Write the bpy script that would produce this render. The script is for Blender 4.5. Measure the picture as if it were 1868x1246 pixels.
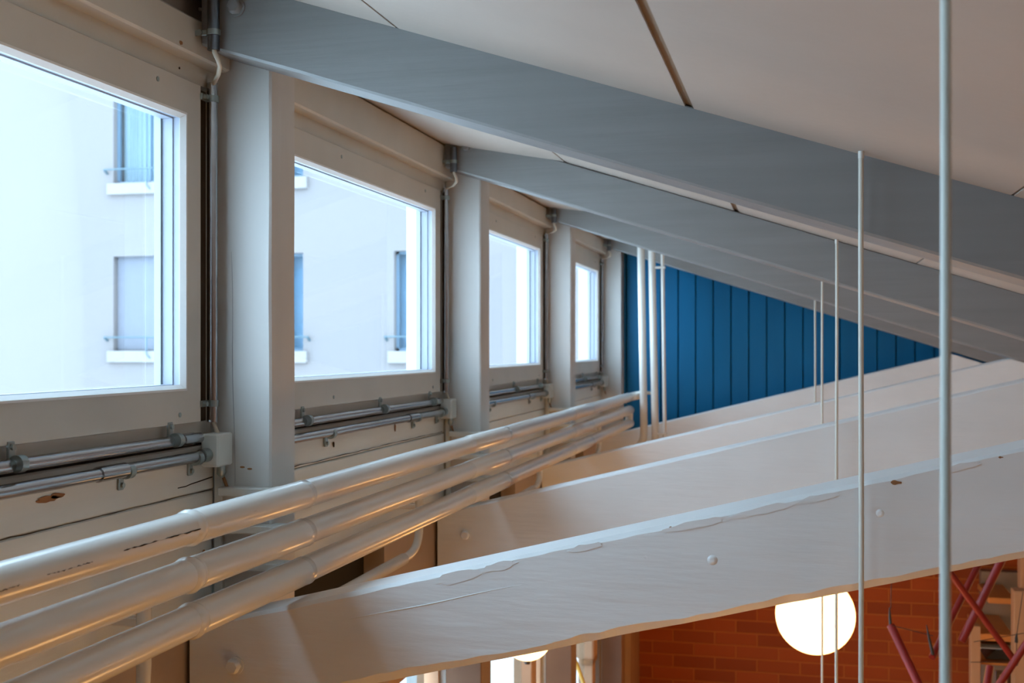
import bpy, bmesh, math, random
from mathutils import Vector, noise

for o in list(bpy.data.objects):
    bpy.data.objects.remove(o)
S = bpy.context.scene
ZC = 3.6            # eye height above the floor; heights below are written from eye level
PI = math.pi

# ---------------------------------------------------------------- camera
cam_d = bpy.data.cameras.new('camera')
cam = bpy.data.objects.new('camera', cam_d)
S.collection.objects.link(cam)
cam.location = (0, 0, ZC)
cam.rotation_euler = (PI / 2, 0, math.atan(522 / 2150))
cam_d.sensor_width = 36
cam_d.lens = 2150 / 1868 * 36
cam_d.shift_y = 10 / 1868
cam_d.clip_start = 0.02
cam_d.dof.use_dof = True
cam_d.dof.focus_distance = 2.1
cam_d.dof.aperture_fstop = 8
S.camera = cam

# ---------------------------------------------------------------- exposure, world, portals
S.view_settings.view_transform = 'Standard'
S.view_settings.look = 'None'
S.view_settings.gamma = 1
S.view_settings.use_curve_mapping = False
S.view_settings.exposure = 0.3
USE_PORTALS = False
SKY = 9.3
GLOBE = 7.6
w = bpy.data.worlds.new('sky')
S.world = w
w.use_nodes = True
nt = w.node_tree
nt.nodes.clear()
wo = nt.nodes.new('ShaderNodeOutputWorld')
bg = nt.nodes.new('ShaderNodeBackground')
tc = nt.nodes.new('ShaderNodeTexCoord')
sp = nt.nodes.new('ShaderNodeSeparateXYZ')
cr = nt.nodes.new('ShaderNodeValToRGB')
cr.color_ramp.elements[0].position = 0.35
cr.color_ramp.elements[0].color = (0.39, 0.505, 0.63, 1)
cr.color_ramp.elements[1].position = 0.75
cr.color_ramp.elements[1].color = (0.55, 0.755, 0.97, 1)
ma = nt.nodes.new('ShaderNodeMath'); ma.operation = 'MULTIPLY_ADD'
ma.inputs[1].default_value = 0.5; ma.inputs[2].default_value = 0.5
nt.links.new(tc.outputs['Generated'], sp.inputs[0])
nt.links.new(sp.outputs['Z'], ma.inputs[0])
nt.links.new(ma.outputs[0], cr.inputs[0])
nt.links.new(cr.outputs[0], bg.inputs[0])
bg.inputs[1].default_value = SKY
nt.links.new(bg.outputs[0], wo.inputs[0])

def portal(loc, rot, sx, sy):
    d = bpy.data.lights.new('daylight_portal', 'AREA')
    d.shape = 'RECTANGLE'; d.size = sx; d.size_y = sy
    d.cycles.is_portal = True
    o = bpy.data.objects.new('daylight_portal', d)
    o.location = loc; o.rotation_euler = rot
    S.collection.objects.link(o)

for k in range(-2, 5) if USE_PORTALS else ():
    yc = 1.287 + 1.497 * (k - 1)
    portal((-1.28, yc, ZC + 0.17), (0, -PI / 2, 0), 0.56, 1.3)
    portal((-1.28, yc, ZC - 1.55), (0, -PI / 2, 0), 1.9, 1.3)

# ---------------------------------------------------------------- materials
def node(m, t, **kw):
    n = m.node_tree.nodes.new(t)
    for k, v in kw.items():
        setattr(n, k, v)
    return n

def base(name, col, rough=0.5, metal=0.0, spec=0.5):
    m = bpy.data.materials.new(name)
    m.use_nodes = True
    b = m.node_tree.nodes['Principled BSDF']
    b.inputs['Base Color'].default_value = (*col, 1)
    b.inputs['Roughness'].default_value = rough
    b.inputs['Metallic'].default_value = metal
    b.inputs['Specular IOR Level'].default_value = spec
    return m, b

def vary(m, b, col, amt=0.08, scale=(6, 6, 6), bump=0.15, bscale=40, stretch=None, dirt=None, dirt_scale=9, dirt_at=0.66):
    """Painted or raw surface: slow tone change, brush or grain bump, optional grime specks."""
    L = m.node_tree.links
    co = node(m, 'ShaderNodeTexCoord')
    mp = node(m, 'ShaderNodeMapping'); mp.inputs['Scale'].default_value = scale
    L.new(co.outputs['Object'], mp.inputs[0])
    n1 = node(m, 'ShaderNodeTexNoise'); n1.inputs['Scale'].default_value = 1; n1.inputs['Detail'].default_value = 5
    L.new(mp.outputs[0], n1.inputs[0])
    r = node(m, 'ShaderNodeValToRGB')
    r.color_ramp.elements[0].position = 0.3; r.color_ramp.elements[1].position = 0.7
    r.color_ramp.elements[0].color = tuple(c * (1 - amt) for c in col) + (1,)
    r.color_ramp.elements[1].color = tuple(min(1, c * (1 + amt)) for c in col) + (1,)
    L.new(n1.outputs[0], r.inputs[0])
    out = r.outputs[0]
    if dirt:
        n3 = node(m, 'ShaderNodeTexNoise'); n3.inputs['Scale'].default_value = dirt_scale; n3.inputs['Detail'].default_value = 8
        n3.inputs['Roughness'].default_value = 0.7
        L.new(co.outputs['Object'], n3.inputs[0])
        r3 = node(m, 'ShaderNodeValToRGB')
        r3.color_ramp.elements[0].position = dirt_at; r3.color_ramp.elements[1].position = dirt_at + 0.05
        L.new(n3.outputs[0], r3.inputs[0])
        mx = node(m, 'ShaderNodeMix', data_type='RGBA')
        L.new(r3.outputs[0], mx.inputs['Factor'])
        L.new(out, mx.inputs['A']); mx.inputs['B'].default_value = (*dirt, 1)
        out = mx.outputs['Result']
    L.new(out, b.inputs['Base Color'])
    mp2 = node(m, 'ShaderNodeMapping'); mp2.inputs['Scale'].default_value = stretch or (1, 1, 1)
    L.new(co.outputs['Object'], mp2.inputs[0])
    n2 = node(m, 'ShaderNodeTexNoise'); n2.inputs['Scale'].default_value = bscale; n2.inputs['Detail'].default_value = 6
    L.new(mp2.outputs[0], n2.inputs[0])
    bp = node(m, 'ShaderNodeBump'); bp.inputs['Strength'].default_value = bump; bp.inputs['Distance'].default_value = 0.004
    L.new(n2.outputs[0], bp.inputs['Height'])
    L.new(bp.outputs[0], b.inputs['Normal'])
    return m

def paint(name, col, rough=0.5, **kw):
    m, b = base(name, col, rough)
    return vary(m, b, col, **kw)

M = {}
M['tie'] = paint('white_beam_paint', (0.73, 0.73, 0.71), 0.42, amt=0.05, bump=0.6, bscale=26, stretch=(0.22, 1, 1.6), scale=(3, 3, 8))
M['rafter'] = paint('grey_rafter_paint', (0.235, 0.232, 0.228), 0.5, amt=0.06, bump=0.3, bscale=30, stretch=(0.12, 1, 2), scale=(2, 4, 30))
M['post'] = paint('white_post_paint', (0.60, 0.58, 0.545), 0.45, amt=0.05, bump=0.3, bscale=26, stretch=(1, 1, 0.2), scale=(8, 8, 2))
M['plank'] = paint('white_plank_paint', (0.60, 0.61, 0.57), 0.5, amt=0.07, bump=0.4, bscale=30, stretch=(1, 0.15, 1.5), scale=(8, 2, 14), dirt=(0.25, 0.2, 0.15), dirt_scale=26, dirt_at=0.72)
M['sash'] = paint('cream_sash_paint', (0.58, 0.55, 0.49), 0.42, amt=0.04, bump=0.2, bscale=24, stretch=(1, 0.3, 1))
M['header'] = paint('cream_header_paint', (0.56, 0.54, 0.48), 0.45, amt=0.05, bump=0.3, bscale=24, stretch=(1, 0.3, 1), dirt=(0.22, 0.14, 0.08), dirt_scale=30, dirt_at=0.75)
M['outer'] = paint('pale_outer_frame', (0.36, 0.37, 0.38), 0.5, amt=0.02, bump=0.05)
M['reveal_sky'] = paint('sky_tinted_reveal', (0.34, 0.365, 0.43), 0.45, amt=0.02, bump=0.05)  # white reveal, blue sky light mixed into its colour
M['reveal'] = paint('white_reveal_paint', (0.80, 0.80, 0.78), 0.4, amt=0.02, bump=0.05)
M['ceiling'] = paint('ceiling_board_paint', (0.43, 0.375, 0.325), 0.75, amt=0.03, bump=0.12, bscale=60)
M['groove'] = paint('brown_groove', (0.24, 0.17, 0.11), 0.8, amt=0.1)
M['pipe'] = paint('white_pipe_enamel', (0.68, 0.66, 0.61), 0.21, amt=0.05, bump=0.16, bscale=22, stretch=(1, 0.4, 1), scale=(12, 3, 12), dirt=(0.10, 0.07, 0.05), dirt_scale=22, dirt_at=0.735)
M['steel'] = vary(*base('galvanised_steel', (0.50, 0.50, 0.50), 0.2, 1.0), (0.44, 0.44, 0.45), amt=0.08, scale=(30, 0.8, 30), bump=0.03, bscale=60)
M['clip'] = vary(*base('dull_clip_steel', (0.33, 0.38, 0.37), 0.38, 0.9), (0.33, 0.38, 0.37), amt=0.2)
M['plastic'] = paint('white_plastic', (0.66, 0.67, 0.62), 0.4, amt=0.03, bump=0.05)
M['cable'] = paint('cream_cable', (0.55, 0.48, 0.38), 0.5, amt=0.05, bump=0.05)
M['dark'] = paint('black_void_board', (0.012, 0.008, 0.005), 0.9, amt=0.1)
M['hair'] = paint('grey_hairline', (0.36, 0.35, 0.34), 0.7, amt=0.1)
M['crack'] = paint('dark_crack', (0.02, 0.016, 0.012), 0.9, amt=0.1)
M['raw'] = paint('bare_brown_wood', (0.26, 0.12, 0.045), 0.7, amt=0.25, scale=(30, 8, 60))
M['cord'] = paint('pale_lamp_cord', (0.62, 0.60, 0.52), 0.45, amt=0.03, bump=0.05)
M['rod'] = paint('daylit_lamp_cord', (0.60, 0.63, 0.57), 0.4, amt=0.03, bump=0.05)  # same kind of cord, daylight's greenish tint put into the colour
M['cap'] = paint('white_lamp_fitting', (0.7, 0.68, 0.62), 0.4, amt=0.03)
M['red'] = paint('dark_red_lacquer', (0.21, 0.007, 0.004), 0.45, amt=0.15, bump=0.05)
M['wire'] = paint('black_wire', (0.015, 0.013, 0.012), 0.5, amt=0.1)
M['beige'] = paint('beige_wood', (0.42, 0.23, 0.12), 0.55, amt=0.08, scale=(12, 12, 3))
M['tray'] = paint('grey_brown_board', (0.20, 0.15, 0.11), 0.6, amt=0.15)
M['gap'] = paint('dark_brown_joint', (0.075, 0.045, 0.025), 0.8, amt=0.1)
M['dsteel'] = vary(*base('dark_blue_steel', (0.16, 0.18, 0.21), 0.3, 1.0), (0.16, 0.18, 0.21), amt=0.15)
M['fill'] = paint('shade_browned_wall', (0.34, 0.25, 0.19), 0.6, amt=0.06)  # brown carries the warm shade on the white wall boards
M['post_dim'] = paint('dim_warm_light_brown', (0.20, 0.10, 0.048), 0.55, amt=0.1)  # dark brown paints in the dim warm light low on the posts
M['orange'] = paint('orange_shelf_board', (0.5, 0.18, 0.04), 0.5, amt=0.1)
M['facade'] = paint('pale_facade_render', (0.162, 0.140, 0.134), 0.9, amt=0.02, scale=(.5, .5, .5), bump=0.1)
M['sill'] = paint('pale_stone_sill', (0.215, 0.19, 0.18), 0.8, amt=0.02)
M['railing'] = paint('grey_railing_metal', (0.06, 0.10, 0.12), 0.5, amt=0.05)
M['fframe'] = paint('grey_window_frame', (0.08, 0.13, 0.18), 0.5, amt=0.05)
M['curtain'] = paint('pale_curtain', (0.22, 0.25, 0.27), 0.9, amt=0.12, scale=(7, 1, 0.3))
M['blind'] = paint('closed_blind', (0.125, 0.125, 0.145), 0.8, amt=0.03)
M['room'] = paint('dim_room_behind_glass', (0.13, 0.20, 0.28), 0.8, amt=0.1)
M['yard'] = paint('pale_yard_paving', (0.80, 0.80, 0.78), 0.9, amt=0.1)
M['roofing'] = paint('grey_sheet_roof', (0.2, 0.25, 0.3), 0.6, amt=0.1)
M['floor'] = paint('oiled_wood_floor', (0.17, 0.085, 0.035), 0.5, amt=0.12, scale=(12, 1.2, 1))
M['warm'] = paint('warm_plaster', (0.36, 0.25, 0.17), 0.8, amt=0.04)
M['leaf'] = paint('yellow_pole_paint', (0.6, 0.3, 0.03), 0.4, amt=0.05)

# blue tongue and groove boards
m, b = base('blue_board_paint', (0.0, 0.13, 0.28), 0.5, 0.0, 0.25)
vary(m, b, (0.0003, 0.115, 0.255), amt=0.08, scale=(9, 9, 1.2), bump=0.25, bscale=26, stretch=(1, 1, 0.15))
M['blue'] = m

# brick
m, b = base('red_brick', (0.3, 0.1, 0.03), 0.85)
L = m.node_tree.links
co = node(m, 'ShaderNodeTexCoord'); mp = node(m, 'ShaderNodeMapping')
mp.inputs['Rotation'].default_value = (PI / 2, 0, 0)
L.new(co.outputs['Object'], mp.inputs[0])
bt = node(m, 'ShaderNodeTexBrick')
bt.inputs['Scale'].default_value = 1.0
bt.inputs['Brick Width'].default_value = 0.265
bt.inputs['Row Height'].default_value = 0.081
bt.inputs['Mortar Size'].default_value = 0.006
bt.inputs['Mortar Smooth'].default_value = 0.4
bt.inputs['Color1'].default_value = (0.36, 0.062, 0.005, 1)
bt.inputs['Color2'].default_value = (0.26, 0.042, 0.003, 1)
bt.inputs['Mortar'].default_value = (0.42, 0.105, 0.012, 1)
L.new(mp.outputs[0], bt.inputs[0])
L.new(bt.outputs[0], b.inputs['Base Color'])
bp = node(m, 'ShaderNodeBump'); bp.inputs['Strength'].default_value = 0.6; bp.inputs['Distance'].default_value = 0.01; bp.invert = True
L.new(bt.outputs['Fac'], bp.inputs['Height']); L.new(bp.outputs[0], b.inputs['Normal'])
M['brick'] = m

# glass: clear with a fresnel reflection
def glass(name, ior=1.45, tint=(0.93, 0.97, 0.98)):
    m = bpy.data.materials.new(name); m.use_nodes = True
    m.node_tree.nodes.clear(); L = m.node_tree.links
    o = node(m, 'ShaderNodeOutputMaterial'); mx = node(m, 'ShaderNodeMixShader')
    t = node(m, 'ShaderNodeBsdfTransparent'); t.inputs[0].default_value = (*tint, 1)
    g = node(m, 'ShaderNodeBsdfGlossy'); g.inputs['Roughness'].default_value = 0.02
    f = node(m, 'ShaderNodeFresnel'); f.inputs[0].default_value = ior
    mm = node(m, 'ShaderNodeMath', operation='MULTIPLY'); mm.inputs[1].default_value = 0.16
    L.new(f.outputs[0], mm.inputs[0]); L.new(mm.outputs[0], mx.inputs[0])
    L.new(t.outputs[0], mx.inputs[1]); L.new(g.outputs[0], mx.inputs[2]); L.new(mx.outputs[0], o.inputs[0])
    return m
M['glass'] = glass('window_glass', 1.2)
M['glass2'] = glass('tinted_lower_glass', 1.2, (0.62, 0.64, 0.65))
M['pane'] = glass('facade_glass', 1.3)

def emit(name, col, strength):
    m = bpy.data.materials.new(name); m.use_nodes = True
    b = m.node_tree.nodes['Principled BSDF']
    b.inputs['Base Color'].default_value = (0.8, 0.75, 0.6, 1)
    b.inputs['Emission Color'].default_value = (*col, 1)
    b.inputs['Emission Strength'].default_value = strength
    return m
M['globe'] = emit('lit_opal_glass', (1.0, 0.50, 0.15), GLOBE)

# ---------------------------------------------------------------- mesh helpers
class MB:
    def __init__(self):
        self.v = []; self.f = []; self.mi = []; self.sm = []
    def add(self, vs, fs, mi=0, smooth=False):
        n = len(self.v)
        self.v += [Vector(p) for p in vs]
        for f in fs:
            self.f.append([n + i for i in f]); self.mi.append(mi); self.sm.append(smooth)
        return self
    def rings(self, rs, mi=0, smooth=False, caps=True, closed=False):
        n = len(rs[0]); vs = [p for r in rs for p in r]; fs = []
        m = len(rs)
        for i in range(m if closed else m - 1):
            a = i * n; b2 = ((i + 1) % m) * n
            for j in range(n):
                fs.append([a + j, a + (j + 1) % n, b2 + (j + 1) % n, b2 + j])
        self.add(vs, fs, mi, smooth)
        if caps and not closed:
            self.add(rs[0], [list(range(n))[::-1]], mi)
            self.add(rs[-1], [list(range(n))], mi)
        return self
    def box(self, x0, x1, y0, y1, z0, z1, mi=0, c=0.0):
        c = min(c, (x1 - x0) * .3, (y1 - y0) * .3, (z1 - z0) * .3)
        if c <= 0:
            return self.rings([[(x0, y0, z), (x1, y0, z), (x1, y1, z), (x0, y1, z)] for z in (z0, z1)], mi)
        def rg(z, i):
            a0, a1, b0, b1 = x0 + i, x1 - i, y0 + i, y1 - i
            return [(a0 + c, b0, z), (a1 - c, b0, z), (a1, b0 + c, z), (a1, b1 - c, z), (a1 - c, b1, z), (a0 + c, b1, z), (a0, b1 - c, z), (a0, b0 + c, z)]
        return self.rings([rg(z0, c * .99), rg(z0 + c, 0), rg(z1 - c, 0), rg(z1, c * .99)], mi)
    def tube(self, pts, r, n=14, mi=0, caps=True):
        """round bar through points; r one number or one per point"""
        pts = [Vector(p) for p in pts]; rs = []
        rr = r if isinstance(r, (list, tuple)) else [r] * len(pts)
        up = None
        for i, p in enumerate(pts):
            a = pts[max(0, i - 1)]; b2 = pts[min(len(pts) - 1, i + 1)]
            t = (b2 - a).normalized()
            if up is None:
                up = Vector((0, 0, 1)) if abs(t.z) < .9 else Vector((1, 0, 0))
            s = t.cross(up).normalized(); up = s.cross(t).normalized()
            rs.append([p + (s * math.cos(q) + up * math.sin(q)) * rr[i] for q in (2 * PI * k / n for k in range(n))])
        return self.rings(rs, mi, True, caps)
    def sphere(self, c, r, n=32, m=20, mi=0):
        c = Vector(c)
        rs = [[c + Vector((r * math.sin(a) * math.cos(q), r * math.sin(a) * math.sin(q), r * math.cos(a))) for q in (2 * PI * k / n for k in range(n))]
              for a in (PI * (i + .02) / (m + .04) for i in range(m + 1))]
        return self.rings(rs, mi, True)
    def build(self, name, mats, parent=None, label=None):
        if not isinstance(mats, (list, tuple)):
            mats = [mats]
        vs = [v + Vector((0, 0, ZC)) for v in self.v]
        if parent is None:
            lo = [min(v[i] for v in vs) for i in range(3)]; hi = [max(v[i] for v in vs) for i in range(3)]
            off = Vector(((lo[0] + hi[0]) / 2, (lo[1] + hi[1]) / 2, lo[2]))
        else:
            r = parent; off = Vector((0, 0, 0))
            while r:
                off += r.location; r = r.parent
        me = bpy.data.meshes.new(name)
        me.from_pydata([v - off for v in vs], [], self.f)
        for q in mats:
            me.materials.append(q)
        for i, p in enumerate(me.polygons):
            p.material_index = self.mi[i]; p.use_smooth = self.sm[i]
        bm = bmesh.new(); bm.from_mesh(me)
        bmesh.ops.recalc_face_normals(bm, faces=bm.faces); bm.to_mesh(me); bm.free()
        o = bpy.data.objects.new(name, me)
        S.collection.objects.link(o)
        if parent is None:
            o.location = off
        else:
            o.parent = parent
        if label:
            o['label'] = label
        return o

def arc(c, a, b, n=6):
    """quarter bend around the corner point c from a to b"""
    c, a, b = Vector(c), Vector(a), Vector(b)
    return [(1 - t) ** 2 * a + 2 * t * (1 - t) * c + t * t * b for t in (i / n for i in range(n + 1))]

def tag(o, label, cat, group=None):
    o['label'] = label; o['category'] = cat
    if group:
        o['group'] = group
    return o

def thing(name, loc, label, cat, group=None):
    o = bpy.data.objects.new(name, None)
    o.empty_display_size = 0.05
    o.location = (loc[0], loc[1], loc[2] + ZC)
    S.collection.objects.link(o)
    return tag(o, label, cat, group)

def struct(o):
    o['kind'] = 'structure'
    return o

# ---------------------------------------------------------------- measures (metres, from eye level)
BAY = 1.497
XW = -1.07                       # inner face of the window wall
PX = -0.958                      # room face of the posts
def PY(k): return 2.035 + BAY * (k - 1)      # near face of post k
PT = 0.11
FL = -ZC
def ceil_z(x, bay=0):
    # straight slope; from the second bay on the strip next to the window wall is flatter
    if bay >= 2 and x < -0.668:
        return 0.332 + 0.322 * 0.668 + (0.18 if bay == 2 else 0.13) * (-0.668 - x)
    return 0.332 - 0.322 * x

# ================================================================= SETTING
# floor
struct(MB().box(-1.35, 5.2, -4.6, 7.9, FL - 0.1, FL).build('floor', M['floor']))

# ceiling: boards with open joints and a brown backing
c = MB()
def slab(x0, x1, y0, y1, t0, t1, mi, bay=0):
    a, b_ = ceil_z(x0, bay), ceil_z(x1, bay)
    c.rings([[(x0, y, a + t0), (x1, y, b_ + t0), (x1, y, b_ + t1), (x0, y, a + t1)] for y in (y0, y1)], mi)
slab(-1.35, 5.2, -4.6, 7.9, 0.005, 0.12, 1)
seams = [-1.35, -0.668, -0.172, 0.316] + [0.316 + 0.49 * i for i in range(1, 10)] + [5.2]
for i in range(len(seams) - 1):
    g0 = {1: 0.0015, 2: 0.006, 3: 0.004}.get(i, 0.004)
    g1 = {0: 0.0015, 1: 0.006, 2: 0.004}.get(i, 0.004)
    ys = [-4.6, 0.45, 1.975, 3.475, 4.97, 6.47, 7.9]
    for j in range(len(ys) - 1):
        h = ((i * 7 + j * 5) % 5 - 2) * 0.0012
        slab(seams[i] + g0 + h, seams[i + 1] - g1 + h, ys[j], ys[j + 1] - 0.001, 0.0, 0.006, 0, 0 if j < 2 else j)
struct(c.build('ceiling', [M['ceiling'], M['groove']]))

# window wall: everything between the posts except the sashes
wl = MB()   # materials: 0 plank, 1 header, 2 crack, 3 raw wood, 4 dark
rnd = random.Random(4)
for k in range(0, 6):
    y0 = PY(k - 1) + PT; y1 = PY(k)
    if k == 5:
        y1 = 7.9
    # header: recessed strip, lip board, top board
    if k < 5:
        wl.box(XW - 0.10, XW - 0.004, y0, y1, 0.483, 0.53, 1)
        wl.box(XW - 0.10, XW + 0.030, y0, y1, 0.517, 0.585 if k < 2 else 0.612 if k == 2 else 0.592, 1, c=0.004)
        wl.box(XW - 0.10, XW - 0.004, y0, y1, 0.58, 0.69, 5)
        wl.box(XW - 0.10, XW - 0.012, y0, y1, -0.178, -0.139, 1)
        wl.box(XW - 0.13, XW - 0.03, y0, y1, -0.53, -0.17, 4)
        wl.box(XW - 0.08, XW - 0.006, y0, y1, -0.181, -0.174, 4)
        wl.box(XW - 0.034, XW - 0.022, y0, y0 + 0.024, -0.14, 0.484, 7)
        wl.box(XW - 0.034, XW - 0.022, y1 - 0.062, y1, -0.14, 0.484, 7)
        # planks below the sash
        zs = [-0.181, -0.268, -0.356, -0.443, -0.528]
        for a, bz in zip(zs, zs[1:]):
            wl.box(XW - 0.03, XW - 0.002 - rnd.random() * 0.003, y0, y1 - 0.006, bz + 0.0008, a - 0.0006, 0, c=0.0025)
        # dark slot, then the head of the lower window
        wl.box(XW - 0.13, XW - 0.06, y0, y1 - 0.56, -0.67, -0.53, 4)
        wl.box(XW - 0.13, XW - 0.002, y1 - 0.56, y1, -0.67, -0.53, 6)
        wl.box(XW - 0.13, XW + 0.0, y0, y1, {2: -0.90, 3: -1.03, 4: -1.20}.get(k, -2.56), -0.665, 6)
        wl.box(XW - 0.13, XW + 0.0, y0, y1, FL, -2.55, 0, c=0.004)
    else:
        wl.box(XW - 0.13, XW, y0, y1, FL, 0.69, 0)
    # outer wall behind the post
    wl.box(XW - 0.13, XW - 0.001, PY(k - 1), PY(k - 1) + PT, FL, 0.69, 0)
wl.box(XW - 0.13, XW, -4.6, PY(-1) + PT, FL, 0.9, 0)
# the wandering crack in the nearest upper plank and hairlines
def crack(pts, r):
    wl.tube(pts, r, 5, 2)
P = []
for i in range(22):
    t = i / 21
    P.append((XW - 0.0035, 2.024 - 0.42 * t, -0.2445 - 0.010 * t ** 2 - 0.006 * math.sin(t * 5) + rnd.uniform(-.0008, .0008)))
crack(P, [0.0017 * (1 - i / 22) + 0.0004 for i in range(22)])
for (ya, yb, z, rr) in ((1.05, 2.02, -0.2675, 0.0007), (1.0, 2.02, -0.3555, 0.0019), (2.35, 3.50, -0.262, 0.0009), (2.3, 3.5, -0.3555, 0.0013)):
    P = [(XW - 0.0028, ya + (yb - ya) * i / 30, z + rnd.uniform(-.0011, .0011)) for i in range(31)]
    crack(P, [rr * rnd.uniform(.5, 1.2) for _ in P])
# chips down to bare wood
def chip(y, z, a, h, mi=3, x=XW - 0.0008, n=18, sk=0.0):
    ring = []
    for i in range(n):
        q = 2 * PI * i / n
        rr = 1 + 0.22 * rnd.uniform(-1, 1)
        ring.append((y + a * math.cos(q) * rr, z + h * math.sin(q) * rr + sk * a * math.cos(q)))
    wl.rings([[(x - 0.002, p[0], p[1]) for p in ring], [(x, p[0], p[1]) for p in ring]], mi)
chip(1.522, -0.2235, 0.026, 0.0045)
chip(1.545, -0.2215, 0.016, 0.0042)
chip(3.06, -0.2205, 0.004, 0.009)
chip(2.62, -0.232, 0.003, 0.006, 2)
chip(1.99, -0.392, 0.006, 0.014)
for (y, z) in ((1.85, 0.5275),):
    chip(y, z, 0.005, 0.0035, 3, XW + 0.0308)
chip(1.30, 0.5225, 0.03, 0.002, 3, XW + 0.0308)
for (y, z) in ((1.905, 0.498),):
    chip(y, z, 0.002, 0.002, 2, XW - 0.003)
struct(wl.build('wall_left', [M['plank'], M['header'], M['crack'], M['raw'], M['dark'], M['ceiling'], M['fill'], M['gap']]))

# clerestory sashes
def sash(k, n):
    y0 = PY(k - 1) + PT + 0.02; y1 = PY(k) - 0.060
    z0, z1 = -0.137, 0.481
    oy0, oy1, oz0, oz1 = y0 + 0.055, y1 - 0.052, -0.0775, 0.4205
    x1 = XW; x0 = XW - 0.036
    root = thing('window_%d' % n, (XW - 0.03, (y0 + y1) / 2, z0), 'x', 'window')
    del root['label']; del root['category']
    struct(root)
    f = MB()
    ysp = [y0, oy0, oy1, y1]
    def frame(mb, xa, xb, a, o, mi=0, ins=0.0, ins2=0.0):
        (ya, yb, za, zb) = a; (pa, pb, qa, qb) = o
        # splayed opening: front face, splay, back
        fr = [[(xb, ya, za), (xb, yb, za), (xb, yb, zb), (xb, ya, zb)],
              [(xb, pa, qa), (xb, pb, qa), (xb, pb, qb), (xb, pa, qb)],
              [(xb - 0.009, pa + ins, qa + ins), (xb - 0.009, pb - ins, qa + ins), (xb - 0.009, pb - ins, qb - ins), (xb - 0.009, pa + ins, qb - ins)],
              [(xa, pa + ins, qa + ins), (xa, pb - ins, qa + ins), (xa, pb - ins, qb - ins), (xa, pa + ins, qb - ins)],
              [(xa, ya, za), (xa, yb, za), (xa, yb, zb), (xa, ya, zb)]]
        mb.rings(fr, mi, False, False, True)
    frame(f, x0, x1, (y0, y1, z0, z1), (oy0, oy1, oz0, oz1), 0, 0.003)
    fo = f.build('window_frame', M['sash'], root)
    # bead round the opening
    bd = MB()
    e = 0.007
    frame(bd, x1 - 0.008, x1 + 0.0015, (oy0 - 0.001, oy1 + 0.001, oz0 - 0.001, oz1 + 0.001), (oy0 + e * .4, oy1 - e * .4, oz0 + e * .4, oz1 - e * .4), 0, e)
    bd.build('glazing_bead', M['reveal'], root, 'white bead around the pane')
    # reveal with the sky's blue put into its colour, one groove, and the outer frame beyond the glass
    rv = MB()
    for (xa, xb, i) in ((x0 + 0.014, x1 - 0.0085, 0.0075), (x0 - 0.006, x0 + 0.014, 0.010)):
        fr = lambda x, j: [(x, oy0 + j, oz0 + j), (x, oy1 - j, oz0 + j), (x, oy1 - j, oz1 - j), (x, oy0 + j, oz1 - j)]
        rv.rings([fr(xb, i), fr(xa, i), fr(xa, i - 0.02), fr(xb, i - 0.02)], 0, False, False, True)
    rv.build('reveal', M['reveal_sky'], root)
    ot = MB()
    i = 0.0145
    fr = lambda x, j: [(x, oy0 + j, oz0 + j * .3), (x, oy1 - j, oz0 + j * .3), (x, oy1 - j, oz1 - j * .3), (x, oy0 + j, oz1 - j * .3)]
    ot.rings([fr(x0 - 0.007, i), fr(x0 - 0.020, i), fr(x0 - 0.020, -0.05), fr(x0 - 0.007, -0.05)], 0, False, False, True)
    ot.build('outer_frame', M['outer'], root)
    g = MB().box(x0 - 0.0065, x0 - 0.0035, oy0 + 0.004, oy1 - 0.004, oz0 + 0.004, oz1 - 0.004)
    g.build('glass', M['glass'], root)
    s = MB()
    for (y, z) in ((y1 - 0.075, z0 + 0.016), (y1 - 0.15, z1 - 0.02), (y0 + 0.45, z0 + 0.018), (y0 + 0.5, z1 - 0.022)):
        s.tube([(x1 - 0.001, y, z), (x1 + 0.0012, y, z)], 0.0045, 10)
    s.build('screw', M['clip'], root)
n = 0
for k in range(1, 5):
    n += 1; sash(k, n)
for k in (0,):
    n += 1; sash(k, n)

# lower windows, between the same posts
def low_window(k, n):
    y0 = PY(k - 1) + PT + 0.005; y1 = PY(k) - 0.005
    z0, z1 = -2.55, {2: -0.90, 3: -1.03, 4: -1.20}[k]
    root = thing('window_%d' % n, (XW - 0.05, (y0 + y1) / 2, z0), 'x', 'window')
    del root['label']; del root['category']; struct(root)
    f = MB()
    X0, X1 = XW - 0.09, XW - 0.02
    ym = y0 + (y1 - y0) * (0.45 if k == 2 else 0.83)
    f.box(X0, X1, y0, y0 + 0.012, z0, z1); f.box(X0, X1, y1 - 0.012, y1, z0, z1)
    f.box(X0, X1 - 0.001, y0 + .05, y1 - .05, z0, z0 + 0.06, c=0.004); f.box(X0, X1 - 0.001, y0 + .05, y1 - .05, z1 - 0.05, z1, c=0.004)
    f.build('window_frame', M['beige'], root)
    MB().box(X0, X1 + 0.01, ym + 0.01, ym + 0.10, z0 + .06, z1 - .05, c=0.004).build('mullion', M['beige'], root)
    MB().box(XW - 0.058, XW - 0.054, y0 + .05, y1 - .05, z0 + .06, z1 - .05).build('glass', M['glass2'], root)
for k in (4, 3, 2):
    n += 1; low_window(k, n)

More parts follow.
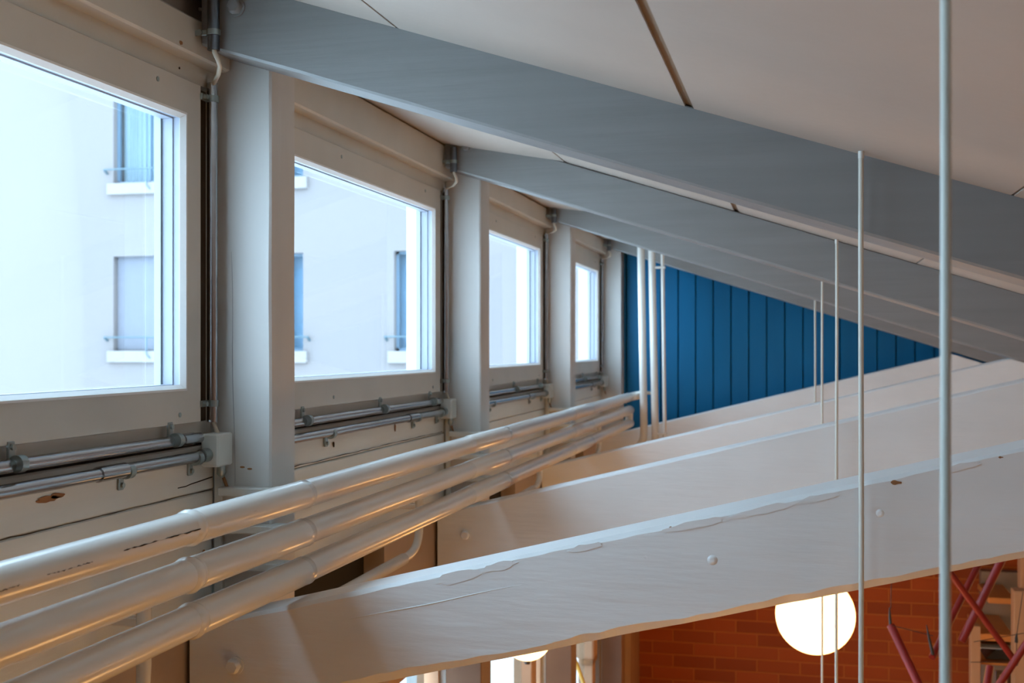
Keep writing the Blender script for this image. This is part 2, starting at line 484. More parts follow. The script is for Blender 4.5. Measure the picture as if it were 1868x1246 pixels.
# the blue gable panelling above the last tie beam
g = MB()
YB = 6.62
x = -1.06
bw = 0.0968
g.box(-1.07, 5.2, YB + 0.014, YB + 0.10, -0.62, 0.66 , 1)
x = -1.0385
while x < 2.2:
    zt = ceil_z(x + bw) - 0.002
    g.rings([[(x + 0.0005, YB + 0.013, z), (x + 0.0045, YB, z), (x + bw - 0.0045, YB, z), (x + bw - 0.0005, YB + 0.013, z)] for z in (-0.60, zt)], 0)
    x += bw
o = g.build('wall_gable', [M['blue'], M['crack']])
struct(o)
# cut the backing along the roof slope by using a sloped prism instead of a tall box
me = o.data
for v in me.vertices:
    if v.co.y > 0.0 and v.co.z + o.location.z - ZC > 0.3:
        wx = v.co.x + o.location.x
        v.co.z = ceil_z(wx) - 0.004 + ZC - o.location.z
struct(MB().box(-1.07, 5.2, YB + 0.01, YB + 0.14, -0.75, -0.60, 0, c=0.004).build('trim_1', M['warm']))

# brick wall under and beyond
struct(MB().box(-1.2, 5.2, 7.62, 7.9, FL, 0.6).build('wall_far', M['brick']))
for v in bpy.data.objects['wall_far'].data.vertices:
    wo_ = bpy.data.objects['wall_far'].location
    if v.co.z > 1:
        v.co.z = ceil_z(v.co.x + wo_.x) - 0.003 + ZC - wo_.z
struct(MB().rings([[(5.2, -4.6, z), (5.35, -4.6, z), (5.35, 7.9, z), (5.2, 7.9, z)] for z in (FL, ceil_z(5.2) + .02)]).build('wall_right', M['warm']))
wb = MB()
wb.rings([[(-1.2, y, FL), (5.2, y, FL), (5.2, y, ceil_z(5.2) + .02), (-1.2, y, ceil_z(-1.2) + .02)] for y in (-4.75, -4.6)])
struct(wb.build('wall_back', M['warm']))

# ================================================================= POSTS
ords = ['nearest', 'second', 'third', 'farthest']
post_lab = ['thick white timber post right of the largest window pane, nearest of the four',
            'white timber post between the second and third window panes',
            'white timber post between the third and the smallest window pane',
            'farthest white timber post, standing against the blue board wall']
for k in range(1, 5):
    y = PY(k); mb = MB(); c0 = 0.004
    rs = []
    zt = ceil_z(PX, max(2, k + 1)) - 0.008
    N = 60
    for i in range(N + 1):
        z = FL + (zt - FL) * i / N
        j = lambda s: 0.0014 * noise.noise(Vector((k * 3.1, s, z * 4)))
        rs.append([(XW + 0.001, y + j(1), z), (PX - c0 + j(2), y + j(1), z), (PX + j(2), y + c0 + j(3), z),
                   (PX + j(2), y + PT - c0, z), (PX - c0, y + PT, z), (XW + 0.001, y + PT, z)])
    mb.rings(rs)
    root = thing('timber_post', ((XW + PX) / 2, y + PT / 2, FL), post_lab[k - 1], 'post', 'white timber posts along the window wall')
    mb.build('shaft', M['post'], root)
    MB().box(XW + 0.0005, PX + 0.004, y - 0.005, y + PT + 0.004, FL, -0.74, c=0.003).build('painted_dim_sleeve', M['post_dim'], root, 'lower part of the post, dim warm light painted in brown')  # sleeve added to carry the painted dim light of the lower post
    if k == 1:
        cr_ = MB()
        P = [(XW + 0.0315 + 0.007 * t + 0.0012 * math.sin(t * 9), y - 0.0002, 0.18 - 0.44 * t) for t in (i / 30 for i in range(31))]
        cr_.tube(P, [0.0004 + 0.0004 * math.sin(PI * i / 30) for i in range(31)], 5)
        cr_.build('hairline_crack', M['hair'], root)
        for (x, z, a) in ((-1.016, -0.226, .004), (-1.001, -0.229, .004)):
            sp_ = MB().rings([[(x + a * math.cos(q) * 1.3, yy, z + a * math.sin(q) * .5) for q in (2 * PI * i / 9 for i in range(9))] for yy in (y - 0.0006, y + 0.003)])
            sp_.build('paint_chip', M['raw'], root, 'small brown chip in the white paint')

# ================================================================= RAFTERS AND TIE BEAMS
def sloped(name, ct, cb, s, x0, x1, y0, y1, mat, seed, cf_t=0.003, cf_b=0.003, wob=0.0, parent=None, cut=None, N=120):
    rs = []
    for i in range(N + 1):
        x = x0 + (x1 - x0) * i / N
        nz = lambda q, sc=3.0: noise.noise(Vector((x * sc, seed * 7.3 + q, 0)))
        zt = ct + s * x; zb = cb + s * x
        if cut:
            zt = min(zt, cut(x) - 0.001); zb = min(zb, zt - 0.002)
        a = cf_t * (1 + 0.5 * nz(1, 7) + .3 * nz(2, 25)) + 0.0005
        b_ = cf_b * (1 + 0.55 * nz(3, 6) + .25 * nz(4, 30)) + 0.0005
        a = min(a, (zt - zb) * .3); b_ = min(b_, (zt - zb) * .3)
        w1 = wob * nz(5, 5); w2 = wob * nz(6, 9)
        rs.append([(x, y0 + b_ * .8, zb + w1), (x, y0 + w2 * .3, zb + b_ + w1), (x, y0 + w2 * .3, zt - a), (x, y0 + a * .9, zt), (x, y1 - 0.003, zt),
                   (x, y1, zt - 0.003), (x, y1, zb + 0.003), (x, y1 - 0.003, zb)])
    return MB().rings(rs).build(name, mat, parent)

RU = [0.336, 0.331, 0.331, 0.331]; RL = [0.2085, 0.211, 0.214, 0.222]
LU = [-0.236, -0.2395, -0.246, -0.230]; LB = [-0.405, -0.418, -0.40, -0.385]
r_lab = ['widest grey sloping roof rafter crossing the picture, carried by the nearest post',
         'second sloping roof rafter, just behind the widest grey one',
         'third sloping roof rafter, behind and below the second',
         'farthest sloping roof rafter, lying along the top of the blue wall']
l_lab = ['large white tie beam in front with flaking upper edge, hiding the globe lamp top',
         'second white tie beam, directly above and behind the front one',
         'third white tie beam, whose left end hides the feet of the riser pipes',
         'farthest white tie beam, along the lower edge of the blue wall']

def bolt(parent, x, y, z, r=0.0145, mat=None):
    mb = MB()
    mb.tube([(x, y, z), (x, y - 0.003, z)], r * 1.25, 20)
    mb.tube([(x, y - 0.003, z), (x, y - 0.013, z), (x, y - 0.016, z)], [r, r, r * .8], 6)
    mb.build('bolt', mat, parent)

def bump_head(parent, name, x, y, z, r, mat):
    MB().tube([(x, y + .001, z), (x, y - r * .14, z), (x, y - r * .22, z)], [r, r * .85, r * .3], 14).build(name, mat, parent)

for k in range(1, 5):
    i = k - 1
    y0 = PY(k) - 0.115; y1 = PY(k) - 0.004
    root = thing('roof_rafter', (0.5, (y0 + y1) / 2, RL[i] - 0.16), r_lab[i], 'beam', 'sloping roof rafters')
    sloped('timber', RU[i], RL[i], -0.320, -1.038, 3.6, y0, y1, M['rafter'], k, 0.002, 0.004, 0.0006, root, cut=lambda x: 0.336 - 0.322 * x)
    if k <= 2:
        bolt(root, -0.970, y0, 0.603, 0.0135, M['rafter'])
    root = thing('tie_beam', (0.0, (y0 + y1) / 2, LB[i]), l_lab[i], 'beam', 'white tie beams rising to the right')
    xe = (RL[i] - LB[i]) / 0.571 - 0.01
    big = k == 1
    sloped('timber', LU[i], LB[i], 0.251, -1.062, xe, y0, y1 - (0 if k > 1 else 0.0), M['tie'], k + 20, 0.006 if big else 0.004, 0.013 if big else 0.006,
           0.0015, root, cut=lambda x, q=RL[i] - (0.011 if k == 4 else 0): q - 0.32 * x, N=260 if big else 140)
    if k <= 2:
        bolt(root, -0.973, y0, -0.566, 0.0135, M['tie'])
    if k == 1:
        for (x, z, r) in ((-0.134, -0.343, .0095), (-0.242, -0.343, .005), (0.124, -0.259, .0075), (-0.58, -0.428, .0045)):
            bump_head(root, 'screw_head', x, y0 + 0.001, z, r, M['tie'])
        # ridge of dried paint and a scratch line
        pr = MB()
        P = [(-0.79 + 0.34 * t, y0 - 0.0003, -0.481 + 0.083 * t + 0.001 * math.sin(9 * t)) for t in (q / 24 for q in range(25))]
        pr.tube(P, [0.0002 + 0.0010 * math.sin(PI * q / 24) for q in range(25)], 5)
        # flakes along the upper edge
        rr = random.Random(8)
        for (x, ln, h) in ((-0.56, 0.045, .010), (-0.49, .03, .007), (-0.34, .03, .006), (-0.05, .05, .007), (0.03, .03, .006), (0.24, .03, .005), (-0.16, .05, .006)):
            zt = LU[0] + 0.251 * x - 0.006
            ring = []
            for q in range(16):
                a = 2 * PI * q / 16
                xx = ln * math.cos(a) * (1 + .2 * rr.uniform(-1, 1)); zz = h * math.sin(a) * (1 + .3 * rr.uniform(-1, 1))
                ring.append((x + xx, zt - h * .6 + zz + .251 * xx))
            pr.rings([[(p[0], y0 + 0.0012, p[1]) for p in ring], [(p[0], y0 - 0.0012, p[1]) for p in ring]])
        pr.build('paint_ridge', M['tie'], root)
        for (x, z, a) in ((0.148, -0.2105, .007), (0.30, -0.168, .003), (-0.20, -0.293, .003)):
            ring = [(x + a * math.cos(q) * 1.2, z + a * .45 * math.sin(q) * (1 + .4 * math.cos(3 * q))) for q in (2 * PI * j / 14 for j in range(14))]
            ch = MB().rings([[(p[0], y0 + 0.003, p[1]) for p in ring], [(p[0], y0 - 0.0008, p[1]) for p in ring]])
            ch.build('paint_chip', M['raw'], root, 'small dark chip in the white paint')

# ================================================================= HEATING PIPES
XP = -0.87; RP = 0.0243
ZP = [-0.266, -0.335, -0.404]
p_lab = ['topmost of the three white heating pipes along the windows, with flaking paint',
         'middle one of the three parallel white heating pipes',
         'lowest of the three parallel white heating pipes, just above the tie beams']
for i, z in enumerate(ZP):
    root = thing('heating_pipe', (XP, 2.0, z - RP), p_lab[i], 'pipe', 'three parallel white heating pipes')
    mb = MB(); P = []; R = []
    def add(y, r): P.append((XP, y, z + 0.0012 * noise.noise(Vector((i, y * 1.5, 0))))); R.append(r)
    y = -3.0
    while y < 6.2:
        add(y, RP * (1 + 0.012 * noise.noise(Vector((i * 3.0, y * 3, 2))))); y += 0.045
    if i == 0:
        end = arc((XP, 6.27, z), (XP, 6.2, z), (XP + 0.05, 6.28, z + .01))
        for q in end[1:]:
            P.append(tuple(q)); R.append(RP * .92)
    else:
        add(6.235, RP); add(6.25, RP * .7)
    mb.tube(P, R, 28)
    if i == 0:   # scratches through the enamel
        rs_ = random.Random(3)
        for (ya, yb, a0, a1, rr_) in ((1.36, 1.57, 8, 2, .0007), (1.20, 1.29, 4, 2, .0005), (1.08, 1.15, -2, 0, .0005), (1.68, 1.80, 10, 6, .0006), (1.84, 1.88, 8, 8, .0006)):
            P2 = []; N_ = 26; R2 = []
            for q in range(N_):
                t = q / (N_ - 1); a_ = math.radians(a0 + (a1 - a0) * t + rs_.uniform(-1.5, 1.5))
                P2.append((XP + (RP + .0002) * math.cos(a_), ya + (yb - ya) * t, z + (RP + .0002) * math.sin(a_)))
                R2.append(rr_ * rs_.choice((.15, .5, 1, 1.5)))
            MB().tube(P2, R2, 6).build('paint_scratch', M['crack'], root, 'dark scratch in the white enamel')
    if i == 1:   # end header joining middle and lowest pipe
        mb.tube([(XP, 6.215, z + 0.01), (XP, 6.215, ZP[2] + 0.012)], RP * .85, 20)
    mb.build('pipe', M['pipe'], root)
    # joints: a welded bulge before the first post, sleeve ends by each post
    jb = MB()
    yw = 1.574 + (0.0, -0.004, 0.006)[i]
    jb.tube([(XP, yw + d, z) for d in (-0.016, -0.009, -0.003, 0.004, 0.012)], [RP * f for f in (1.0, 1.10, 1.14, 1.09, 1.0)], 24)
    jb.build('weld', M['pipe'], root)
    for q in range(0, 3):
        yy = 1.985 + BAY * q
        ex = 2 - 1.0
        MB().tube([(XP, yy - 0.40, z), (XP, yy - 0.395, z), (XP, yy - 0.02, z - 0.001), (XP, yy, z - 0.001), (XP, yy + 0.002, z)], [RP, RP * 1.045, RP * 1.06, RP * 1.09, RP * .98], 28).build('sleeve', M['pipe'], root)
        # flat support strip running on behind the sleeve
        MB().box(XP - 0.020, XP - 0.012, yy + 0.01, yy + 0.95, z - 0.032, z - 0.010, c=0.002).build('support_strip', M['pipe'], root)

# pipe brackets on the posts
for k in range(1, 4):
    lab = ['three armed white pipe bracket on the nearest post, behind the heating pipes',
           'three armed white pipe bracket on the second post, behind the heating pipes',
           'three armed white pipe bracket on the third post, behind the heating pipes'][k - 1]
    yb = PY(k)
    root = thing('pipe_bracket', (XW + 0.02, yb - 0.01, -0.47), lab, 'bracket', 'pipe brackets on the posts')
    MB().box(XW + 0.001, XW + 0.018, yb - 0.012, yb - 0.001, -0.55, -0.222, c=0.002).build('back_plate', M['plank'], root)
    for z in ZP:
        a = MB()
        a.box(XW + 0.018, PX + 0.03, yb - 0.030, yb - 0.002, z - 0.012, z + 0.004, c=0.002)
        a.box(PX + 0.001, PX + 0.06, yb - 0.002, yb + 0.018, z - 0.012, z + 0.004, c=0.002)
        a.build('arm', M['plank'], root)

# branch pipes curling down behind the lowest heating pipe
bl = ['small white branch pipe dropping at the lower left picture edge',
      'curved white branch pipe bending under the heating pipes beside the black gap',
      'curved white branch pipe under the heating pipes, left end of third tie beam',
      'smallest curved white branch pipe, below the far end of the heating pipes']
for i, (y, zz) in enumerate(((1.665, 0), (3.05, 0), (4.59, 0.0), (6.02, 0.0))):
    X = -1.0
    P = [(X, y, -0.41), (X, y, -0.485)] + arc((X, y, -0.554), (X, y, -0.49), (X, y - 0.12, -0.552), 8)
    R = [0.0115] * len(P)
    P += [(X, y - 0.125, -0.553), (X, y - 0.13, -0.553), (X, y - 0.56, -0.556)]
    R += [0.0115, 0.0155, 0.0155]
    if i == 0:
        P = [(X, y, -0.41), (X, y, -0.5), (X, y - 0.01, -0.62), (X, y - 0.02, -0.8)]; R = [0.0115, 0.0115, .0105, .0105]
    root = thing('branch_pipe', (X, y, -0.57), bl[i], 'pipe', 'curved branch pipes under the heating pipes')
    MB().tube(P, R, 18).build('pipe', M['pipe'], root)
    MB().box(X - 0.068, X - 0.008, y - 0.008, y + 0.008, -0.44, -0.425, c=0.002).build('wall_hook', M['pipe'], root)

# riser pipes at the far end
def riser(x0, x1, r, lab, bend=False, base=-0.62):
    root = thing('riser_pipe', (x1, 6.2, base), lab, 'pipe', 'white riser pipes before the blue wall')
    zt = ceil_z(x0) - 0.012
    P = [(x0, 6.2, zt)] + [(x0 + (x1 - x0) * t, 6.2, zt + (-0.40 - zt) * t) for t in (.3, .6, 1)]
    if bend:
        P += arc((x1, 6.2, -0.54), (x1, 6.2, -0.45), (x1 - 0.10, 6.2, -0.56), 6)[0:]
    else:
        P += [(x1, 6.2, base)]
    MB().tube(P, r, 20).build('pipe', M['pipe'], root)
    MB().tube([(x0, 6.2, zt + 0.010), (x0, 6.2, zt - 0.008)], r * 1.35, 20).build('ceiling_collar', M['pipe'], root)
    return root
ra = riser(-0.807, -0.790, 0.0195, 'left thick white riser pipe before the blue wall, bent at its foot', True)
rb = riser(-0.750, -0.731, 0.0190, 'middle straight thick white riser pipe before the blue wall')
rc = riser(-0.693, -0.681, 0.0100, 'thin rightmost white riser pipe before the blue wall')
MB().tube([(XP + 0.03, 6.262, -0.250), (XP + 0.06, 6.24, -0.243), (-0.742, 6.215, -0.243)], 0.0085, 14).build('link_pipe', M['pipe'], rb)
for z in (0.417, -0.455):
    x = -0.689 if z > 0 else -0.681
    MB().box(x - 0.042, x + 0.012, 6.186, 6.214, z - 0.006, z + 0.006, c=0.002).build('pipe_clip', M['pipe'], rc)

# ================================================================= CONDUITS, BOXES, CABLES
RC = 0.0098
bayname = ['under the largest, leftmost window', 'under the second window', 'under the third window', 'under the smallest, farthest window']
def clip_at(parent, y, z, up):
    mb = MB()
    x = XW + RC + 0.004
    mb.tube([(x, y - 0.007, z), (x, y + 0.007, z)], RC * 1.28, 16)
    s = 1 if up else -1
    mb.box(XW - 0.002, XW + 0.003, y - 0.007, y + 0.007, min(z, z + s * 0.031), max(z, z + s * 0.031), c=0.001)
    mb.tube([(XW + 0.002, y, z + s * 0.023), (XW + 0.007, y, z + s * 0.023)], 0.0045, 10)
    mb.build('clip', M['clip'], parent)
for k in range(1, 5):
    y0 = PY(k - 1) + PT + 0.01; y1 = PY(k)
    i = k - 1
    root = thing('steel_conduit', (XW + 0.012, (y0 + y1) / 2, -0.175), 'upper thin steel conduit running along the wall ' + bayname[i], 'conduit', 'horizontal steel conduits under the windows')
    xx = XW + RC + 0.002
    MB().tube([(xx - 0.006, y0, -0.1655), (xx - 0.006, y1 - 0.075, -0.1655)], RC, 18).build('tube', M['steel'], root)
    MB().tube([(xx - 0.006, y1 - 0.14, -0.1655), (xx - 0.006, y1 - 0.10, -0.1655)], RC * 1.15, 18).build('coupling', M['steel'], root)
    for yy in (y1 - 0.17, y1 - 0.60, y1 - 1.1):
        clip_at(root, yy, -0.163, True)
    root = thing('steel_conduit', (XW + 0.012, (y0 + y1) / 2, -0.21), 'lower, brighter steel conduit running along the wall ' + bayname[i], 'conduit', 'horizontal steel conduits under the windows')
    MB().tube([(xx + 0.002, y0, -0.1985), (xx + 0.002, y1 - 0.055, -0.1985)], RC * 1.05, 18).build('tube', M['steel'], root)
    mb = MB(); yc = y1 - 0.365
    mb.tube([(xx + 0.002, yc - 0.045, -0.1985), (xx + 0.002, yc + 0.03, -0.1985)], RC * 1.25, 18)
    mb.build('coupling', M['steel'], root)
    MB().tube([(xx + 0.002, y1 - 0.085, -0.1985), (xx + 0.002, y1 - 0.055, -0.1985), (xx + 0.002, y1 - 0.05, -0.1985)], [RC * 1.3, RC * 1.3, RC * 1.1], 18).build('end_bush', M['clip'], root)
    for yy in (yc + 0.04, y1 - 0.10, yc - 0.6):
        clip_at(root, yy, -0.2015, False)

pname = ['beside the nearest post', 'beside the second post', 'beside the third post', 'beside the farthest post']
for k in range(1, 5):
    i = k - 1; y1 = PY(k)
    xc = XW + 0.008; yc = y1 - 0.030
    # vertical conduit
    root = thing('steel_conduit', (xc, yc, -0.142), 'upright steel conduit between window frame and post, ' + pname[i], 'conduit', 'upright steel conduits beside the posts')
    MB().tube([(xc, yc, -0.140), (xc, yc, 0.492)], RC * 1.0, 18).build('tube', M['steel'], root)
    for z in (0.462, -0.105):
        mb = MB()
        mb.tube([(xc, yc, z - 0.006), (xc, yc, z + 0.006)], RC * 1.28, 16)
        mb.box(xc - 0.010, xc - 0.004, yc - 0.032, yc - 0.002, z - 0.006, z + 0.006, c=0.001)
        mb.tube([(xc - 0.004, yc - 0.024, z), (xc + 0.003, yc - 0.024, z)], 0.0045, 8)
        mb.build('clip', M['clip'], root)
    # upper, darker piece on the header board
    xu = -1.007; yu = PY(k) - 0.115 - 0.0145
    root = thing('steel_conduit', (xu, yu, 0.526), 'short dark steel conduit rising to the ceiling ' + pname[i], 'conduit', 'short upper conduits at the ceiling')
    MB().tube([(xu, yu, 0.526), (xu, yu, ceil_z(xu, k) - 0.008)], RC * 1.12, 18).build('tube', M['dsteel'], root)
    mb = MB()
    mb.tube([(xu, yu, 0.552), (xu, yu, 0.562)], RC * 1.32, 16)
    mb.box(xu - 0.034, xu - 0.004, yu - 0.006, yu - 0.002, 0.552, 0.562, c=0.001)
    mb.tube([(xu - 0.024, yu - 0.009, 0.557), (xu - 0.024, yu - 0.004, 0.557)], 0.006, 8)
    mb.build('clip', M['clip'], root)
    P = [(xu, yu, 0.532), (xu + 0.002, yu, 0.522), (xu + 0.008, yu + 0.002, 0.508), (xu + 0.007, yu + 0.01, 0.499), (xu - 0.012, yu + 0.04, 0.492), (xc + 0.01, yc - 0.01, 0.492), (xc, yc, 0.488)]
    tag(MB().tube(P, 0.0042, 10).build('cable', M['cable']), 'short cream cable bending between two steel conduits at the top, ' + pname[i], 'cable', 'cream cables between the conduits')
    # junction box with lower cable and gland
    root = thing('junction_box', (XW + 0.018, y1 - 0.03, -0.222), 'small white plastic junction box at the end of the conduits, ' + pname[i], 'box', 'white junction boxes')
    mb = MB().box(XW + 0.001, XW + 0.036, y1 - 0.062, y1 - 0.002, -0.221, -0.160, c=0.003)
    mb.build('housing', M['plastic'], root)
    MB().tube([(xc, yc, -0.138), (xc + 0.004, yc + 0.002, -0.148), (xc + 0.008, yc + 0.006, -0.162)], 0.004, 10).build('cable', M['cable'], root, 'cream cable entering from above')
    MB().tube([(XW + 0.022, y1 - 0.022, -0.221), (XW + 0.022, y1 - 0.022, -0.236), (XW + 0.022, y1 - 0.018, -0.242)], [0.008, 0.009, 0.005], 12).build('gland', M['clip'], root, 'dark cable gland below')
    MB().tube([(XW + 0.022, y1 - 0.018, -0.238), (XW + 0.024, y1 - 0.012, -0.252), (XW + 0.026, y1 - 0.008, -0.262)], 0.003, 8).build('lead', M['raw'], root, 'short brown lead below')

# ================================================================= LAMPS
def pendant(x, y, zg, rc, r, lab, mat, lean=0.0):
    root = thing('globe_pendant_lamp', (x, y, zg - r), lab, 'lamp', 'globe pendant lamps on thin cords')
    zt = ceil_z(x) - 0.002
    P = [(x + 0.0015 * noise.noise(Vector((x * 9, y, t * 4))) + lean * t, y, zt + (zg + r - 0.01 - zt) * t) for t in (i / 24 for i in range(25))]
    MB().tube(P, rc, 14).build('cord', mat, root)
    MB().tube([(x, y, zt + 0.001), (x, y, zt - 0.01)], rc * 1.15, 16).build('ceiling_mount', M['cap'], root)
    MB().tube([(x, y, zg + r + 0.05), (x, y, zg + r + 0.045), (x, y, zg + r - 0.01)], [0.018, 0.028, 0.032], 18).build('lamp_holder', M['cap'], root)
    MB().sphere((x, y, zg), r, 48, 30).build('glass_globe', M['globe'], root)
pendant(0.109, 0.95, -1.75, 0.0040, 0.20, 'globe lamp on the thickest, nearest cord at the right, coloured as if daylit', M['rod'])
pendant(0.094, 1.885, -1.75, 0.0040, 0.20, 'globe lamp on the second nearest cord, crossing the front tie beam', M['cord'])
pendant(0.1035, 3.385, -1.75, 0.0042, 0.20, 'globe lamp on the middle one of five hanging cords', M['cord'])
pendant(0.0935, 4.885, -1.85, 0.0046, 0.20, 'globe lamp on the fourth cord, its cord crossing the lit globe', M['cord'])
pendant(0.087, 6.38, -1.405, 0.0052, 0.203, 'large glowing globe lamp visible under the front tie beam', M['cord'])

for (y, where) in ((0.9, 'nearest'), (3.4, 'middle'), (6.3, 'farthest')):  # lamps added out of view to warm the ceiling and right side
    pendant(2.3, y, -1.6, 0.0042, 0.20, 'added unseen globe lamp for warm light, ' + where + ' of the right hand row', M['cord'])

# small lit globe on an arm at the third post
root = thing('globe_wall_lamp', (-1.0, 4.55, -1.18), 'small lit globe lamp before the lower windows, only its bottom showing', 'lamp')
gx, gy, gz = -0.985, 4.30, -1.081
MB().sphere((gx, gy, gz), 0.092, 32, 20).build('glass_globe', M['globe'], root)
MB().tube([(gx, gy + 0.09, gz), (gx, PY(3) - 0.004, gz)], 0.010, 12).build('arm', M['wire'], root)
MB().tube([(gx, gy, gz - 0.088), (gx, gy, gz - 0.105)], [0.014, 0.010], 12).build('finial', M['wire'], root)
MB().box(gx - 0.03, gx + 0.03, PY(3) - 0.012, PY(3) - 0.001, gz - 0.05, gz + 0.05, c=0.003).build('back_plate', M['wire'], root)

# ================================================================= SCULPTURE AND SHELF AT LOWER RIGHT
f_, V_, H_ = 2150., 1456., 633.
th = math.atan(522 / f_); cs, sn = math.cos(th), math.sin(th)
def at(u, v, Y):
    a = (u - 934) / f_
    d = Vector((a * cs - sn, a * sn + cs, (H_ - v) / f_))
    return d * (Y / d.y)
root = thing('rod_sculpture', (0.9, 5.3, -2.2), 'sculpture of crossing dark red rods held by black wires, before the brick wall', 'sculpture')
poles = [((1800, 1000, 5.5), (1700, 1200, 5.1), 5.5), ((1845, 985, 5.3), (1754, 1170, 5.2), 7), ((1700, 1000, 5.0), (1850, 1204, 5.1), 5.6),
         ((1905, 1125, 4.9), (1805, 1275, 4.9), 6.2), ((1625, 1141, 5.2), (1700, 1300, 5.0), 7), ((1806, 1216, 5.3), (1794, 1290, 5.2), 6.5)]
for (a, b_, rp) in poles:
    A = at(*a); B = at(*b_); r = rp * A.y / f_
    MB().tube([A, B], r, 18).build('rod', M['red'], root)
tips = []
for (u, v, u2, v2, Y) in ((1625, 1143, 1622.5, 1108, 5.2), (1702, 1195, 1690, 1140, 5.1), (1854, 1172, 1855, 1155, 5.1)):
    MB().tube([at(u, v, Y), at((u + u2) / 2 - .5, (v + v2) / 2, Y), at(u2, v2, Y)], [0.007, 0.006, 0.002], 10).build('rod_tip', M['wire'], root)
for (u, v, u2, v2, Y) in ((1625, 1110, 1626, 1060, 5.2), (1770, 1208, 1850, 1208, 5.15), (1776, 1171, 1868, 1155, 5.2), (1855, 1156, 1866, 1080, 5.15), (1854, 1203, 1855, 1156, 5.1), (1627, 1141, 1702, 1160, 5.15), (1855, 1215, 1870, 1180, 5.1)):
    MB().tube([at(u, v, Y), at(u2, v2, Y)], 0.0016, 6).build('wire', M['wire'], root)

YS = 6.9
root = thing('shelving_unit', (1.25, 7.1, FL), 'beige wooden shelving with orange boards at the lower right corner', 'shelf')
def S_(u0, v0, u1, v1, y0, y1, name, mat):
    a = at(u0, v0, y0); b_ = at(u1, v1, y0)
    MB().box(min(a.x, b_.x), max(a.x, b_.x), y0, y1, min(a.z, b_.z), max(a.z, b_.z), c=0.003).build(name, mat, root)
S_(1771, 1142, 1789, 1900, 6.9, 6.98, 'upright', M['beige'])
S_(1850, 1078, 1874, 1900, 6.7, 6.8, 'upright', M['beige'])
S_(1862, 1010, 1890, 1078, 6.9, 7.0, 'upright', M['beige'])
S_(1803, 1090, 1852, 1103, 7.0, 7.4, 'shelf_board', M['orange'])
S_(1788, 1156, 1850, 1172, 6.9, 7.4, 'shelf_board', M['orange'])
S_(1790, 1174, 1850, 1178, 6.9, 7.3, 'rail', M['steel'])
S_(1788, 1182, 1850, 1186, 6.9, 7.3, 'rail', M['plastic'])
S_(1789, 1208, 1850, 1216, 6.95, 7.3, 'shelf_board', M['orange'])
S_(1790, 1042, 1862, 1900, 7.42, 7.5, 'back_panel', M['tray'])
bk = MB()
A = at(1800, 1206, 6.95)
for (w_, h_) in ((0.15, 0.07),):
    bk.rings([[(A.x, y, A.z), (A.x + w_, y, A.z), (A.x + w_ * .95, y, A.z + h_ * .6), (A.x + w_ * .55, y, A.z + h_), (A.x + w_ * .2, y, A.z + h_ * .45)] for y in (7.0, 7.2)])
tag(bk.build('bag', M['wire']), 'small black bag lying on the middle orange shelf board', 'bag')
A = at(1815, 1222, 6.88); B = at(1850, 1246, 6.88)
root = thing('picture_frame', ((A.x + B.x) / 2, 6.9, B.z - 0.1), 'small grey framed panel leaning in the shelf at the bottom right', 'frame')
MB().box(A.x, B.x - 0.02, 6.86, 6.88, B.z - 0.12, A.z, c=0.002).build('frame', M['steel'], root)
MB().box(A.x + 0.02, B.x - 0.04, 6.855, 6.861, B.z - 0.10, A.z - 0.02).build('panel', M['beige'], root)

# yellow slanting pole and small shelf seen through the gap beside the third post
root = thing('slanted_pole', (-1.0, 5.9, -1.9), 'thin yellow pole leaning before the lower window beside the third post', 'pole')
A = at(1044, 1190, 5.9); B = at(1068, 1256, 5.8)
MB().tube([A, B], 0.010, 12).build('pole', M['leaf'], root)
root = thing('wall_cupboard', (-1.0, 6.2, -1.75), 'small brown cupboard with sloping lid between the two farthest lower posts', 'cupboard')
A = at(1051, 1160, 6.30); B = at(1083, 1203, 6.30)
MB().box(A.x, B.x, 6.3, 6.42, B.z, A.z + .15, c=0.004).build('carcass', M['beige'], root)
MB().box(A.x + 0.03, B.x, 6.28, 6.42, B.z - 0.03, B.z, c=0.003).build('dark_ledge', M['raw'], root)
A = at(1062, 1212, 6.35); B = at(1083, 1250, 6.35)
MB().box(A.x, B.x, 6.33, 6.40, B.z, A.z, c=0.004).build('lower_panel', M['warm'], root)
A = at(1084, 1100, 6.45); B = at(1094, 1300, 6.45)
struct(MB().box(A.x, B.x, 6.44, 6.50, -2.55, -0.6).build('trim_2', M['tray']))
A = at(1134, 1100, 7.2); B = at(1150, 1300, 7.2)
struct(MB().box(A.x, B.x, 7.2, 7.62, FL, -0.62).build('trim_3', M['beige']))

# ================================================================= OUTSIDE
YF = 18.4
root = thing('apartment_building', (-12, YF + 2, -8), 'pale rendered apartment building seen through the windows', 'building')
def fbox(x0, x1, z0, z1, y0, y1, name, mat, parent, c=0.0):
    return MB().box(x0, x1, y0, y1, z0, z1, c=c).build(name, mat, parent)
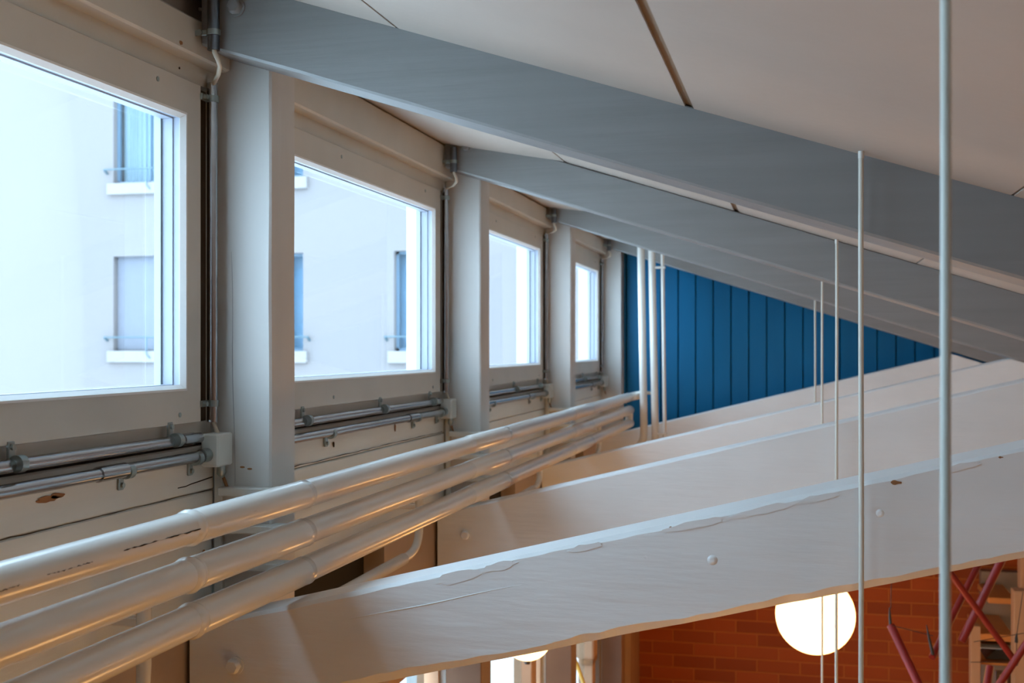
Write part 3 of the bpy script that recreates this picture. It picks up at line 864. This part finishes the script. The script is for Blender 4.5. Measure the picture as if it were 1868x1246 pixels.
# facade wall with openings: built as strips around the windows
cols = []
for (ul, ur) in ((207, 307), (455, 555), (704, 804)):
    cols.append((at(ul, 600, YF).x, at(ur, 600, YF).x))
dx = cols[1][0] - cols[0][0]
wd = cols[0][1] - cols[0][0]
cx0 = cols[0][0]
allc = [(cx0 + dx * j, cx0 + dx * j + 0.98) for j in (0, 1, 2)]
def zat(u, v): return at(u, v, YF).z
b0 = zat(215, 640); t0 = zat(215, 468); b1 = zat(215, 335); pitch = b1 - b0; hh = t0 - b0
rows = [b0 - 2 * pitch, b0 - pitch, b0, b0 + pitch, b0 + 2 * pitch]
wallm = MB()
xs = [-26] + [v for c_ in allc for v in c_] + [-1.9]
for j in range(0, len(xs), 2):
    wallm.box(xs[j], xs[j + 1], YF, YF + 0.35, -8, 10)
zs = [-8] + [v for r_ in rows for v in (r_, r_ + hh)] + [10]
for (a, b_) in allc:
    for j in range(0, len(zs), 2):
        wallm.box(a, b_, YF, YF + 0.35, zs[j], zs[j + 1])
wallm.box(-1.95, -1.9, YF - 0.02, YF + 4, -8, 10)
wallm.build('facade_wall', M['facade'], root)
wi = 0
for ci, (a, b_) in enumerate(allc):
    for ri, zb in enumerate(rows):
        if ri in (0, 4):
            continue
        fr = MB(); y = YF + 0.12
        fr.box(a, a + 0.05, y, y + .06, zb, zb + hh); fr.box(b_ - 0.05, b_, y, y + .06, zb, zb + hh)
        fr.box(a, b_, y, y + .06, zb, zb + 0.05); fr.box(a, b_, y, y + .06, zb + hh - .05, zb + hh)
        fr.box((a + b_) / 2 + 0.13, (a + b_) / 2 + 0.17, y, y + .06, zb, zb + hh)
        fo = fr.build('window', M['fframe'] if not (ci == 0 and ri == 2) else M['sill'], root)
        fbox(a, b_, zb, zb + hh, y + 0.03, y + 0.04, 'pane', M['pane'], fo)
        if ci == 0 and ri == 2:
            fbox(a + .02, b_ - .02, zb + .02, zb + hh, y - 0.02, y - 0.005, 'blind', M['blind'], fo)
        else:
            cu = MB(); n_ = 40
            x0_, x1_ = (a + 0.05, a + 0.66) if ci != 2 else (a + 0.34, b_ - 0.05)
            P0 = [(x0_ + (x1_ - x0_) * i / n_, y + 0.15 + 0.02 * math.sin(i * 1.1)) for i in range(n_ + 1)]
            ring = P0 + [(p[0], p[1] + .004) for p in reversed(P0)]
            cu.rings([[(p[0], p[1], z) for p in ring] for z in (zb + 0.03, zb + hh)])
            cu.build('curtain', M['curtain'], fo)
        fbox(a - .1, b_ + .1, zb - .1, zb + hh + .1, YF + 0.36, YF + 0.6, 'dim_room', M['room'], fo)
        fbox(a - 0.09, b_ + 0.09, zb - 0.20, zb, YF - 0.08, YF + 0.12, 'window_sill', M['sill'], root, 0.01)
        rl = MB()
        zr = zb + 0.235
        rl.tube([(a - 0.13, YF - 0.10, zr), (b_ + 0.13, YF - 0.10, zr)], 0.014, 8)
        for xq in (a - 0.12, b_ + 0.12):
            rl.tube([(xq, YF - 0.10, zr), (xq, YF + 0.01, zr - 0.06)], 0.022, 8)
        rl.tube([((a + b_) / 2 + .22, YF - 0.10, zr), ((a + b_) / 2 + .22, YF - 0.12, zb - 0.06), ((a + b_) / 2 + .28, YF - 0.1, zb - 0.13)], 0.012, 8)
        rl.build('railing', M['railing'], root)
# yard and a low roof outside the lower windows
tag(MB().box(-40, -1.3, -30, 18.3, -4.2, -4.0).build('yard', M['yard']), 'pale paved yard outside, below the windows', 'ground')
bpy.data.objects['yard']['kind'] = 'structure'
